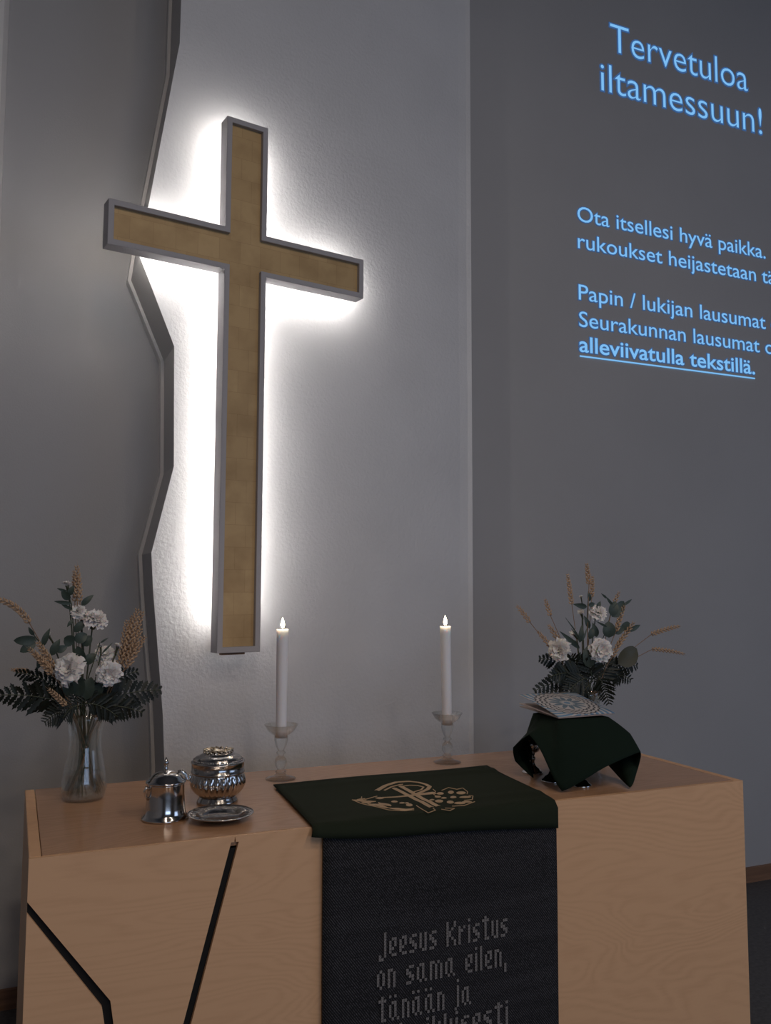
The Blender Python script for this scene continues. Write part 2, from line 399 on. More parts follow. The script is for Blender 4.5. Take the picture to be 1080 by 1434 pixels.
# ---------------------------------------------------------------- altar
AX0, AX1, AY0, AY1, AH = .053, 2.13, 2.13, 2.835, .95
altar = thing('altar', 'pale birch plywood altar table with black zigzag grooves in its front', 'altar', ((AX0+AX1)/2, (AY0+AY1)/2, 0))
MB().box((AX0+.0005, AY0+.0099, 0), (AX1-.0005, AY0+.0135, AH-.03)).box((AX0+.02, AY0+.045, 0), (AX1-.02, AY1-.02, AH-.03)).build('core', core_m, altar)
mod_bevel(MB().box((AX0, AY0+.010, 0), (AX0+.026, AY1, AH)).build('side_panel', front_m, altar), .0015, 1)
mod_bevel(MB().box((AX1-.026, AY0+.010, 0), (AX1, AY1, AH)).build('side_panel', front_m, altar), .0015, 1)
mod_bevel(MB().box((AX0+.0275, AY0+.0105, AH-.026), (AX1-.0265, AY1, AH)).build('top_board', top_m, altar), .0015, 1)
MB().box((AX0+.027, AY1-.02, 0), (AX1-.027, AY1-.002, AH-.027)).build('back_panel', front_m, altar)
def fpt(x, y): p = aty(x, y, AY0); return (p.x, p.z)
g1 = [fpt(38, 1271), fpt(149, 1405), fpt(153, 1434)]; g2 = [fpt(332, 1168), fpt(262, 1434)]
def ext(a, b, z):
    t = (z-b[1])/(a[1]-b[1]); return (b[0]+(a[0]-b[0])*t, z)
gw = .0095
ZT = AH-.0005; ZG = AH-.014
g1 = [(AX0, g1[0][1]), g1[1], ext(g1[1], g1[2], .48), (.215, 0.0)]; g2 = [ext(g2[0], g2[1], ZG), ext(g2[0], g2[1], 0.0)]
XF0 = AX0; XF1 = AX1
D = lambda p: (p[0], AY0, p[1]); Bk = lambda p: (p[0], AY0+.0095, p[1])
o_ = gw*1.0
p_left = [(XF0, g1[0][1]-.012), (g1[1][0]-o_, g1[1][1]-.006), (g1[2][0]-o_, g1[2][1]), (g1[3][0]-o_, 0), (XF0, 0)]
p_mid = [(XF0, ZT-.0), (XF0, g1[0][1]+.012), (g1[1][0]+o_*.9, g1[1][1]+.004), (g1[2][0]+o_*.9, g1[2][1]), (g1[3][0]+o_*.9, 0), (g2[1][0]-o_, 0), (g2[0][0]-o_, ZG), (g2[0][0]-o_*.2, ZG), (g2[0][0], ZT)]
p_right = [(g2[0][0], ZT), (g2[0][0]+o_*.2, ZG), (g2[0][0]+o_, ZG), (g2[1][0]+o_, 0), (XF1, 0), (XF1, ZT)]
for pl in (p_left, p_mid, p_right):
    MB().prism(pl, lambda p: (p[0], AY0-.001, p[1]), Bk).build('front_panel', front_m, altar)

# ---------------------------------------------------------------- woven runner with its text
RX0, RX1, RY = .735, 1.424, 2.116
rn = MB(); rr = []
path = [(2.55, .9525), (2.30, .9525), (2.15, .9528), (2.126, .950), (2.117, .935), (2.115, .9), (2.116, .7), (2.117, .5), (2.115, .3), (2.117, .15), (2.116, .02)]
for k, (yy, zz) in enumerate(path):
    r = []
    for i in range(21):
        u = i/20; wob = .0012*math.sin(u*9+zz*11) if zz < .9 else 0
        xx = RX0+(RX1-RX0)*u+(.002*math.sin(zz*40) if i in (0, 20) and zz < .9 else 0)
        r.append((xx, yy+wob, zz))
    rr.append(r)
rn.grid(rr)
runner = tag(rn.build('woven_runner', weave_m, None, (1.08, 2.3, .95)), 'black and grey handwoven runner with woven Finnish text hanging down the altar front', 'runner')
mod_solid(runner, .0025)
GL = {'J': ["..#", "..#", "..#", "..#", "..#", "..#", "..#", "#.#", "##."], 'K': ["#..#", "#..#", "#.#.", "##..", "##..", "#.#.", "#..#", "#..#"],
 'e': [".##", "#.#", "#.#", "##.", "#..", ".##"], 's': [".##", "#..", "##.", ".##", "..#", "##."], 'u': ["#.#", "#.#", "#.#", "#.#", "#.#", ".##"],
 'r': ["#.#", "##.", "#..", "#..", "#..", "#.."], 'i': ["#", ".", "#", "#", "#", "#", "#", "#"], 't': [".#.", "###", ".#.", ".#.", ".#.", ".#.", ".#.", ".##"],
 'o': [".#.", "#.#", "#.#", "#.#", "#.#", ".#."], 'n': ["##.", "#.#", "#.#", "#.#", "#.#", "#.#"], 'a': [".##.", "#.#.", "#.#.", "#.#.", "#.#.", ".#.#"],
 'm': ["##.#.", "#.#.#", "#.#.#", "#.#.#", "#.#.#", "#.#.#"], 'l': ["#", "#", "#", "#", "#", "#", "#", "#"], ',': ["#", "#", "#"], 'j': [".#", "..", ".#", ".#", ".#", ".#", ".#", ".#", ".#", "#."],
 'ä': ["#.#.", "....", ".##.", "#.#.", "#.#.", "#.#.", "#.#.", ".#.#"], 'k': ["#..", "#..", "#.#", "#.#", "##.", "##.", "#.#", "#.#"], ' ': [".."]}
def woven(body, x0, x1, zb, cell):
    tot = sum(len(GL[c][0])+1 for c in body)-1; cw = (x1-x0)/tot; mb = MB(); cx = 0
    for c in body:
        g = GL[c]; h = len(g); drop = 1 if c in 'j' else 0
        if c == ',': drop = 2
        if c == 'J': drop = 1
        for r_, row in enumerate(g):
            for k, ch in enumerate(row):
                if ch == '#':
                    z1 = zb+(h-r_-drop)*cell; z0 = z1-cell*.94; xa = x0+(cx+k)*cw; xb = xa+cw*.9
                    y = RY-.0042
                    mb.add([(xa, y, z0), (xb, y, z0), (xb, y, z1), (xa, y, z1)], [(0, 1, 2, 3)])
        cx += len(g[0])+1
    o = mb.build('woven_text', woven_text_m, runner); return o
woven('Jeesus Kristus', .885, 1.262, .613, .0078)
woven('on sama eilen,', .880, 1.258, .537, .0078)
woven('tänään ja', .885, 1.150, .457, .0078)
woven('iankaikkisesti', .850, 1.262, .385, .0078)

# ---------------------------------------------------------------- green antependium lying on the top and over the edge
def gx(u, yy):    # left and right edges taper slightly as in the photo
    t = (2.60-yy)/.49; t = max(0, min(1, t)); xl = .742-.035*t; xr = 1.478-.058*t
    return xl+(xr-xl)*u
gm = MB(); rows = []
NU, NV = 40, 30
for j in range(NV+1):
    v = j/NV; r = []
    for i in range(NU+1):
        u = i/NU
        drop = .014+.050*u**.8+.004*math.sin(u*7)
        L1 = 2.598-2.122; s = v*(L1+.012+drop)
        if s < L1: yy, zz = 2.598-s, .9565
        else:
            a = (s-L1)
            if a < .012: yy, zz = 2.122-.012*math.sin(a/.012*PI/2)*.9, .9565-.010*(1-math.cos(a/.012*PI/2))
            else: yy, zz = 2.1112-.002*math.sin(u*11), .9465-(a-.012)
        # ridges from folding, a low wrinkle near the back edge
        if yy > 2.14:
            zz += .0035*math.exp(-((yy-2.535)/.016)**2)*(0.4+.6*u)+.003*math.exp(-((yy-2.20-.02*math.sin(u*3))/.02)**2)*(.3+.7*u)+.0012*math.sin(u*8+yy*14)
        x = gx(u, yy)
        if zz < .945: x += (.012*(u-.5))
        r.append((x, yy-(.0 if zz > .94 else .004), zz+.0008))
    rows.append(r)
gm.grid(rows)
gcl = tag(gm.build('altar_cloth', green_cloth, None, (1.08, 2.36, .95)), 'dark green altar cloth with gold embroidered monogram, draped over the front edge', 'altar cloth')
mod_solid(gcl, .003)
# embroidery, drawn on the plane of the cloth
EZ = .9605
def ez(x, y): p = atz(490+x/6, 1085+y/6, EZ); return p
def hgt(p):
    u = (p.x-.71)/.72
    return .9565+.0008+.0035*math.exp(-((p.y-2.535)/.016)**2)*(0.4+.6*u)+.003*math.exp(-((p.y-2.20-.02*math.sin(u*3))/.02)**2)*(.3+.7*u)+.0012*math.sin(u*8+p.y*14)+.0028
def ribbon(mb, pts, wid, sub=4):
    P = [ez(*p) for p in pts]; Q = []
    for i in range(len(P)-1):
        for k in range(sub): Q.append(P[i].lerp(P[i+1], k/sub))
    Q.append(P[-1]); rl, rc, rr_ = [], [], []
    n_ = len(Q)
    for i, q in enumerate(Q):
        t = (Q[min(i+1, n_-1)]-Q[max(i-1, 0)]); t.z = 0; t.normalize(); nn = Vector((-t.y, t.x, 0))
        w_ = (wid(i/(n_-1)) if callable(wid) else wid)/2; h = hgt(q)
        rl.append((q+nn*w_).to_2d().to_3d()+Vector((0, 0, h-.0006))); rr_.append((q-nn*w_).to_2d().to_3d()+Vector((0, 0, h-.0006)))
        rc.append(q.to_2d().to_3d()+Vector((0, 0, h+.001)))
    mb.grid([rl, rc, rr_])
def leafshape(mb, a, b, wpx):
    A, B = ez(*a), ez(*b); ribbon(mb, [a, ((a[0]+b[0])/2, (a[1]+b[1])/2), b], lambda t: wpx*math.sin(PI*min(max(t, .02), .98))**.8, 4)
mono = MB()
ribbon(mono, [(225, 128), (300, 88), (390, 62), (480, 56), (505, 56)], .016)
ribbon(mono, [(285, 128), (350, 98), (420, 82), (445, 80)], .008)
ribbon(mono, [(505, 56), (580, 64), (640, 80), (672, 98), (655, 118), (600, 140), (540, 160)], .013)
ribbon(mono, [(440, 96), (500, 88), (570, 90), (620, 102), (600, 122), (540, 138), (520, 150)], .006)
ribbon(mono, [(370, 108), (440, 140), (520, 180), (600, 225), (690, 272)], .015)
ribbon(mono, [(425, 92), (500, 130), (580, 175), (660, 220), (745, 262)], .015)
ribbon(mono, [(270, 186), (380, 180), (480, 170), (590, 158), (715, 146)], lambda t: .008+.018*t)
mono.build('monogram', gold_thread, gcl)
lv = MB()
for a, b, wd in [((30, 210), (140, 215), .028), ((90, 222), (220, 222), .026), ((150, 245), (300, 262), .030), ((240, 232), (350, 268), .028), ((330, 282), (470, 290), .024), ((420, 300), (540, 284), .020),
        ((215, 190), (290, 190), .03), ((100, 232), (180, 236), .018), ((220, 262), (330, 282), .020), ((60, 206), (130, 196), .018)]:
    leafshape(lv, a, b, wd*.8)
lv.build('embroidered_leaves', gold_thread, gcl)
ov = MB()
for x, y, rx, ry in [(375, 222, 34, 11), (440, 238, 30, 10), (500, 255, 34, 13), (480, 240, 22, 8), (850, 143, 30, 16), (935, 148, 48, 15), (870, 184, 32, 15), (970, 186, 60, 13), (845, 226, 36, 14), (925, 232, 58, 13), (985, 222, 52, 9),
        (760, 152, 36, 12), (740, 178, 32, 10), (790, 190, 30, 10), (750, 220, 42, 14), (690, 208, 26, 9)]:
    r = []; 
    for q, hh in ((1, 0), (.72, .0012), (.01, .0016)):
        ring_ = []
        for k in range(12):
            a = 2*PI*k/12; p = ez(x+rx*.85*q*math.cos(a), y+ry*.8*q*math.sin(a)); ring_.append((p.x, p.y, hgt(p)+hh-.0005))
        r.append(ring_)
    ov.grid(r, closed=True)
ov.build('embroidered_grapes', gold_thread, gcl)
ol = MB()
for pts in [[(100, 180), (95, 200), (130, 205), (200, 182), (230, 175)], [(770, 130), (830, 108), (900, 122), (950, 112), (990, 140), (985, 160)], [(1000, 172), (1035, 178), (1030, 205), (960, 212)],
        [(560, 258), (600, 285), (660, 322), (720, 298), (700, 280)], [(770, 290), (840, 302), (880, 282), (800, 280)], [(20, 208), (90, 240), (200, 270), (330, 298), (460, 305), (540, 296)], [(1050, 220), (960, 255), (860, 262)], [(700, 120), (720, 135), (705, 160), (740, 180)]]:
    ribbon(ol, pts, .0028, 3)
ol.build('outline_stitching', gold_thread, gcl)

# ---------------------------------------------------------------- candles
def candlestick(x, y, side, lean):
    b = thing('candlestick', 'clear glass candlestick with bubble stem and drip bowl, %s of the two' % side, 'candlestick', (x, y, AH), 'glass candlesticks on the altar')
    s = 1.0
    prof = [(.0, .0), (.046, .0), (.048, .003), (.040, .006), (.020, .012), (.014, .020), (.018, .024), (.012, .029), (.012, .033), (.0175, .042), (.0195, .052), (.017, .063), (.010, .071), (.009, .075), (.015, .079), (.015, .083), (.009, .087), (.012, .094),
            (.018, .106), (.0215, .120), (.021, .132), (.021, .136), (.030, .140), (.042, .150), (.053, .168), (.0535, .169), (.0515, .169), (.040, .153), (.028, .144), (.0205, .142), (.0195, .128), (.0, .126)]
    MB().lathe(prof, (x, y, AH), 36).build('stick', glass_m, b, (x, y, AH))
    z0 = AH+.1285; z1 = AH+.466
    cn = thing('candle', 'lit white taper candle in the %s glass candlestick' % side, 'candle', (x, y, z0), 'lit white candles')
    L = z1-z0
    cl = MB(); rws = []
    for k in range(15):
        t = k/14; r_ = .0165 + .0022*t if t < .93 else .0190
        rws.append([(x+lean*(t*L)**1+r_*math.cos(a), y+r_*math.sin(a), z0+t*L+(.0006*math.sin(3*a) if k == 14 else 0)) for a in [2*PI*i/28 for i in range(28)]])
    tx = x+lean*L
    rws.append([(tx+.015*math.cos(a), y+.015*math.sin(a), z1-.002) for a in [2*PI*i/28 for i in range(28)]])
    rws.append([(tx+.004*math.cos(a), y+.004*math.sin(a), z1-.005) for a in [2*PI*i/28 for i in range(28)]])
    cl.grid(rws, closed=True); nb = len(cl.v)
    cl.f.append(tuple(range(27, -1, -1))); cl.sm.append(False); cl.f.append(tuple(range(nb-28, nb))); cl.sm.append(False)
    cl.build('wax_body', wax_m, cn, (x, y, z0))
    MB().tube([(tx, y, z1-.006), (tx, y, z1+.004), (tx+.001, y, z1+.009)], .0011, 6).build('wick', wick_m, cn, (tx, y, z1))
    fl = MB().lathe([(.0005, .003), (.004, .006), (.0062, .012), (.0058, .019), (.0036, .027), (.0014, .033), (.0003, .037)], (tx, y, z1), 16)
    fl.build('flame', flame_m, cn, (tx, y, z1))
    l = bpy.data.lights.new('candle_light', 'POINT'); l.energy = .42; l.color = (1, .80, .62); l.shadow_soft_size = .012
    lo_ = bpy.data.objects.new('candle_light', l); sc.collection.objects.link(lo_); lo_.parent = cn; lo_.location = (tx-x, 0, z1-z0+.055)
pl_ = atz(393, 1091, AH); pr_ = atz(626.5, 1068, AH)
candlestick(pl_.x, pl_.y, 'left', 0.0)
candlestick(pr_.x, pr_.y, 'right', -.018)

# ---------------------------------------------------------------- silver
def rim_pt(c, r, a, z): return (c[0]+r*math.cos(a), c[1]+r*math.sin(a), c[2]+z)
pc = atz(231, 1146, AH)
pot = thing('silver_pot', 'small round silver lidded pot with a finial, beside the silver sugar bowl shape', 'pot', (pc.x, pc.y, AH))
pot['label'] = 'smaller silver pot with smooth tapering body, domed lid and pointed finial'
MB().lathe([(.0, 0), (.058, 0), (.061, .002), (.060, .006), (.055, .011), (.0525, .016), (.0505, .03), (.0485, .06), (.0475, .086), (.0485, .0885), (.0485, .091), (.0, .091)], (pc.x, pc.y, AH), 56).build('body', silver_m, pot, pc)
lid = MB().lathe([(.0500, .0912), (.0515, .093), (.0505, .096), (.045, .100), (.040, .107), (.032, .114), (.020, .119), (.009, .121), (.0, .122)], (pc.x, pc.y, AH), 48).build('lid', silver_m, pot, pc)
MB().lathe([(.0045, .119), (.0035, .124), (.0065, .128), (.003, .131), (.0045, .134), (.0072, .140), (.0060, .146), (.0025, .152), (.0006, .156)], (pc.x, pc.y, AH), 20).build('finial', silver_m, lid, pc)
a0 = math.radians(200)
def radial(c, a, r, z): return (c[0]+r*math.cos(a), c[1]+r*math.sin(a), AH+z)
MB().tube([radial(pc, a0, .045, .080), radial(pc, a0, .056, .086), radial(pc, a0, .060, .078), radial(pc, a0, .057, .064), radial(pc, a0, .048, .056)], [.004, .0045, .003, .003, .004], 8).build('spout', silver_m, pot, pc)
a1 = math.radians(-8)
MB().tube([radial(pc, a1, .030, .1165), radial(pc, a1, .040, .119), radial(pc, a1, .049, .110), radial(pc, a1, .053, .098), radial(pc, a1, .058, .094), radial(pc, a1, .062, .100), radial(pc, a1, .060, .107), radial(pc, a1, .055, .106)], [.004, .005, .005, .004, .004, .004, .003, .002], 8).build('thumb_rest', silver_m, pot, pc)

bc = atz(304.5, 1124, AH)
bowl = thing('silver_bowl', 'larger lidded silver bowl with fluted belly and gilded ornate top', 'bowl', (bc.x, bc.y, AH))
def flute(a, z):
    k = max(0, min(1, (z-.020)/.010)*min(1, (.080-z)/.012)); return 1+.085*k*(abs(math.sin(a*13))**.7-.75)
MB().lathe([(.0, 0), (.055, 0), (.057, .003), (.055, .010), (.050, .017), (.050, .020)], (bc.x, bc.y, AH), 56).build('foot', old_silver_m, bowl, bc)
MB().lathe([(.048, .020), (.054, .023), (.063, .031), (.071, .042), (.0755, .054), (.0760, .064), (.0735, .074), (.0715, .080), (.0715, .084)], (bc.x, bc.y, AH), 208, flute).build('belly', silver_m, bowl, bc)
MB().lathe([(.0715, .084), (.0745, .085), (.0745, .088), (.0728, .089), (.0728, .110), (.0745, .112), (.0740, .115), (.066, .117)], (bc.x, bc.y, AH), 64).build('band', old_silver_m, bowl, bc)
blid = MB().lathe([(.068, .116), (.068, .1175), (.0660, .119), (.0655, .123), (.062, .127), (.053, .131), (.044, .135), (.043, .137), (.0, .138)], (bc.x, bc.y, AH), 64).build('lid', old_silver_m, bowl, bc)
bd = MB()
for k in range(60):
    a = 2*PI*k/60; bd.lathe([(.0004, -.0024), (.0022, -.001), (.0022, .001), (.0004, .0024)], rim_pt((bc.x, bc.y, AH), .0675, a, .1195), 6)
bd.build('beading', silver_m, blid, bc)
orn = MB()
for k in range(16):
    a = 2*PI*k/16; a2 = a+.5
    orn.tube([rim_pt((bc.x, bc.y, AH), .020, a, .139), rim_pt((bc.x, bc.y, AH), .030, a+.16, .145), rim_pt((bc.x, bc.y, AH), .040, a+.34, .1455), rim_pt((bc.x, bc.y, AH), .0405, a+.55, .139)], [.0022, .003, .003, .0018], 6)
orn.lathe([(.0, .138), (.016, .138), (.019, .141), (.012, .145), (.0, .147)], (bc.x, bc.y, AH), 20)
orn.build('filigree', gilt_m, blid, bc)

dc = atz(309, 1143.5, AH+.008)
plate = thing('silver_plate', 'round silver plate with a wide rim lying in front of the fluted bowl', 'plate', (dc.x, dc.y, AH))
MB().lathe([(.0, .0), (.044, .0), (.049, .002), (.058, .0125), (.083, .0165), (.0845, .0175), (.0835, .0188), (.074, .0168), (.060, .0152), (.052, .0060), (.046, .0030), (.0, .0030)], (dc.x, dc.y, AH), 64).build('dish', old_silver_m, plate, dc)
en = MB()
for k in range(20):
    a = 2*PI*k/20
    en.tube([rim_pt((dc.x, dc.y, AH), .062, a, .0157), rim_pt((dc.x, dc.y, AH), .067, a+.08, .0166), rim_pt((dc.x, dc.y, AH), .073, a, .0172), rim_pt((dc.x, dc.y, AH), .078, a+.12, .0182)], .0011, 5)
en.build('engraving', old_silver_m, plate, dc)
rimr = MB().tube([rim_pt((dc.x, dc.y, AH), .0838, 2*PI*k/48, .0180) for k in range(49)], .0014, 6, cap=False); rimr.build('rim', silver_m, plate, dc)

for gxx, gyy, wh in ((1.578, 2.475, 'rearmost, at the far left corner under the green veil'), (1.566, 2.345, 'middle one peeping from under the green veil'), (1.612, 2.262, 'front one half under the green veil tip')):
    g = thing('silver_goblet', 'silver goblet foot, '+wh, 'goblet', (gxx, gyy, AH), 'silver goblets under the veil')
    MB().lathe([(.0, 0), (.0335, 0), (.0345, .002), (.033, .005), (.026, .009), (.022, .015), (.012, .022), (.008, .030)], (gxx, gyy, AH), 36).build('foot', silver_m, g, (gxx, gyy, AH))
    MB().lathe([(.008, .030), (.006, .038), (.010, .043), (.010, .048), (.006, .054), (.009, .064)], (gxx, gyy, AH), 24).build('stem', silver_m, g, (gxx, gyy, AH))
    MB().lathe([(.009, .064), (.018, .068), (.024, .076), (.026, .090), (.0262, .104), (.0250, .104), (.024, .090), (.016, .074), (.0, .071)], (gxx, gyy, AH), 32).build('cup', silver_m, g, (gxx, gyy, AH))

ch = thing('silver_chalice', 'tall silver chalice wholly hidden beneath the green veil, holding it up', 'chalice', (1.672, 2.385, AH))
cl_ = (1.672, 2.385, AH)
MB().lathe([(.0, 0), (.045, 0), (.047, .003), (.043, .008), (.028, .014), (.014, .026), (.009, .040)], cl_, 40).build('foot', silver_m, ch, cl_)
MB().lathe([(.009, .040), (.007, .055), (.015, .066), (.015, .074), (.007, .085), (.010, .100)], cl_, 28).build('stem', silver_m, ch, cl_)
MB().lathe([(.010, .100), (.026, .108), (.038, .125), (.042, .150), (.043, .184), (.0415, .184), (.040, .150), (.024, .112), (.0, .107)], cl_, 40).build('cup', gilt_m, ch, cl_)
pall = tag(mod_bevel(MB().box((1.590, 2.310, AH+.1842), (1.742, 2.458, AH+.1875)).build('chalice_pall', paper_m, None, (1.666, 2.384, AH+.185)), .001).id_data, 'stiff square card lying on the chalice beneath the green veil', 'pall')
# ---------------------------------------------------------------- green veil over the goblets
TZ = 1.142
def V(x, y, z): return Vector((x, y, z))
st = [  # plateau point, middle point, hem point
 (V(1.572, 2.295, TZ), None, atz(787, 1108, .955)),
 (V(1.655, 2.283, TZ), V(1.66, 2.215, 1.09), aty(848, 1074, 2.165)),
 (V(1.742, 2.290, TZ), V(1.790, 2.240, 1.100), aty(897, 1053, 2.185)),
 (V(1.752, 2.330, TZ), V(1.805, 2.30, 1.08), aty(893, 1078, 2.205)),
 (V(1.752, 2.380, TZ), V(1.80, 2.345, 1.06), atz(882, 1103, .956)),
 (V(1.745, 2.450, TZ), V(1.79, 2.46, 1.07), V(1.815, 2.46, 1.0)),
 (V(1.655, 2.468, TZ), V(1.66, 2.50, 1.08), V(1.66, 2.535, 1.03)),
 (V(1.585, 2.465, TZ), V(1.59, 2.51, 1.07), V(1.60, 2.53, .985)),
 (V(1.572, 2.452, TZ), V(1.55, 2.49, 1.06), atz(747, 1091, .957)+V(.01, .015, 0)),
 (V(1.568, 2.425, TZ), V(1.535, 2.455, 1.07), aty(722, 1066, 2.43)),
 (V(1.565, 2.400, TZ), V(1.530, 2.41, 1.10), aty(719, 1047, 2.38)),
 (V(1.563, 2.360, TZ), V(1.535, 2.36, 1.115), aty(741, 1029, 2.33)),
 (V(1.565, 2.325, TZ), V(1.54, 2.305, 1.10), aty(757, 1050, 2.28))]
n_ = len(st)
def cr(a, b, c, d, t): return .5*((2*b)+(c-a)*t+(2*a-5*b+4*c-d)*t*t+(3*b-a-3*c+d)*t**3)
def loop(pts, k=6, mixl=0):
    out = []
    for i in range(len(pts)):
        for j in range(k): out.append(cr(pts[i-1], pts[i], pts[(i+1) % len(pts)], pts[(i+2) % len(pts)], j/k).lerp(pts[i].lerp(pts[(i+1) % len(pts)], j/k), mixl))
    return out
P0 = loop([s[0] for s in st]); P2 = loop([s[2] for s in st], 6, .6); P1 = loop([(s[1] if s[1] else s[0].lerp(s[2], .5)+V(-.012, -.012, .02)) for s in st])
cen = V(1.657, 2.378, TZ); vm = MB(); rows = []
for q in (.02, .35, .7, .93): rows.append([cen.lerp(p, q)+V(0, 0, .0015) for p in P0])
for k in range(0, 11):
    t = k/10; rows.append([(p0*(1-t)**2+p1*2*t*(1-t)*1.0+p2*t*t)*.55+((p0.lerp(p1, t*2) if t < .5 else p1.lerp(p2, t*2-1)))*.45 for p0, p1, p2 in zip(P0, P1, P2)])
vm.grid(rows, closed=True)
veil = tag(vm.build('chalice_veil', green_veil, None, (1.657, 2.378, AH)), 'dark green square cloth draped over the silver goblets with hanging corners', 'veil')
mod_solid(veil, .002)

# ---------------------------------------------------------------- patterned folded leaflet on top
def ornament():
    m_ = mat('ornament_print', (.5, .5, .5), .5); b = m_.node_tree.nodes['Principled BSDF']
    uv = nd(m_, 'ShaderNodeUVMap'); uv.uv_map = 'UVMap'
    sp = nd(m_, 'ShaderNodeSeparateXYZ'); lk(m_, uv.outputs[0], sp.inputs[0])
    def M(op, a, b_=None, c_=None):
        n = nd(m_, 'ShaderNodeMath', operation=op)
        for i, q in enumerate((a, b_, c_)):
            if q is None: continue
            if isinstance(q, (int, float)): n.inputs[i].default_value = q
            else: lk(m_, q, n.inputs[i])
        return n.outputs[0]
    x = M('SUBTRACT', sp.outputs[0], .5); y = M('SUBTRACT', sp.outputs[1], .5)
    r = M('SQRT', M('ADD', M('MULTIPLY', x, x), M('MULTIPLY', y, y))); th = M('ARCTAN2', y, x)
    s6 = M('ABSOLUTE', M('SINE', M('MULTIPLY', th, 6))); s12 = M('ABSOLUTE', M('SINE', M('MULTIPLY', th, 12)))
    petal = M('LESS_THAN', r, M('MULTIPLY_ADD', s6, .16, .12)); hole = M('GREATER_THAN', r, M('MULTIPLY_ADD', s12, .05, .07))
    inner = M('MULTIPLY', petal, hole); core = M('LESS_THAN', r, .05)
    band = M('GREATER_THAN', M('SINE', M('MULTIPLY', M('SUBTRACT', r, M('MULTIPLY', s12, .028)), 88)), .35)
    band = M('MULTIPLY', band, M('GREATER_THAN', r, .29))
    outer = M('GREATER_THAN', r, .48)
    pet2 = M('GREATER_THAN', M('SINE', M('ADD', M('MULTIPLY', th, 28), M('MULTIPLY', r, 50))), .2)
    mixn = lambda f, a, b_: (lambda n: (lk(m_, f, n.inputs[0]), [lk(m_, q, n.inputs[i]) if not isinstance(q, tuple) else setattr(n.inputs[i], 'default_value', (*q, 1)) for i, q in ((6, a), (7, b_))], n.outputs[2])[2])(nd(m_, 'ShaderNodeMix', data_type='RGBA'))
    white, slate, blue, dk = (.56, .52, .50), (.13, .19, .24), (.15, .27, .40), (.05, .05, .055)
    c1 = mixn(band, white, dk)
    c1 = mixn(core, c1, blue)
    c2 = mixn(inner, c1, slate)
    c3 = mixn(outer, c2, blue)
    c4 = mixn(M('MULTIPLY', outer, pet2), c3, white)
    lk(m_, c4, b.inputs['Base Color']); return m_
orn_m = ornament()
def sheet(mb_name, corners, m_, parent, curl=0, uv=True):
    a, b, c, d = corners; NN = 10; vs = []; fs = []; uvs = []
    for j in range(NN+1):
        for i in range(NN+1):
            u, v = i/NN, j/NN
            p = a*(1-u)*(1-v)+b*u*(1-v)+c*u*v+d*(1-u)*v
            p = p+V(0, 0, curl*math.sin(PI*v)*(1-u)+curl*.4*math.sin(PI*u))
            vs.append(p); uvs.append((u, v))
    for j in range(NN):
        for i in range(NN): k = j*(NN+1)+i; fs.append((k, k+1, k+NN+2, k+NN+1))
    mb = MB(); mb.add(vs, fs, True); o = mb.build(mb_name, m_, parent, parent.location)
    ul = o.data.uv_layers.new(name='UVMap')
    for lp_ in o.data.loops: ul.data[lp_.index].uv = uvs[lp_.vertex_index]
    mod_solid(o, .0016); return o
leaf_t = thing('folded_card', 'folded card printed with a blue and white ornamental medallion, lying on the green veil', 'card', (1.64, 2.38, TZ+.004))
fl_, frr = V(1.562, 2.298, 1.152), V(1.772, 2.292, 1.155)
sheet('lower_leaf', (fl_+V(.0, .0, -.003), frr+V(-.01, .0, -.003), V(1.76, 2.49, 1.152), atz(727, 989, 1.155)), paper_m, leaf_t, 0)
sheet('upper_leaf', (fl_, frr, aty(806, 970, 2.50), aty(727, 973, 2.46)), orn_m, leaf_t, .004)
sheet('inner_leaf', (fl_+V(.0, .0, -.0015), frr+V(-.005, .0, -.0015), V(1.76, 2.49, 1.160), aty(727, 985, 2.46)), paper_m, leaf_t, 0)

# ---------------------------------------------------------------- flowers
VPROF = [(.0, 0), (.050, 0), (.0555, .006), (.0625, .032), (.061, .055), (.054, .095), (.0460, .135), (.0440, .16), (.0455, .185), (.050, .215), (.0555, .240)]
def rad_at(z, off=0):
    for (r0, z0), (r1, z1) in zip(VPROF[1:], VPROF[2:]):
        if z0 <= z <= z1: return r0+(r1-r0)*(z-z0)/(z1-z0)-off
    return .05-off
def vase(vx, vy, label):
    v = thing('glass_vase', label, 'vase', (vx, vy, AH), 'glass flower vases')
    inner = [(r-.0025, z) for r, z in VPROF[2:]]
    prof = VPROF + [(.0545, .2405), (.053, .2395)] + list(reversed(inner))[1:]+[(.050, .008), (.0, .008)]
    MB().lathe(prof, (vx, vy, AH), 48).build('glass_body', vglass_m, v, (vx, vy, AH))
    wl = .072
    wp = [(.0, .0085), (.049, .0088)]+[(rad_at(z, .0032), z) for z in (.012, .02, .032, .045, .058, wl)]+[(.0, wl)]
    MB().lathe(wp, (vx, vy, AH), 40).build('water', water_m, v, (vx, vy, AH))
    return v
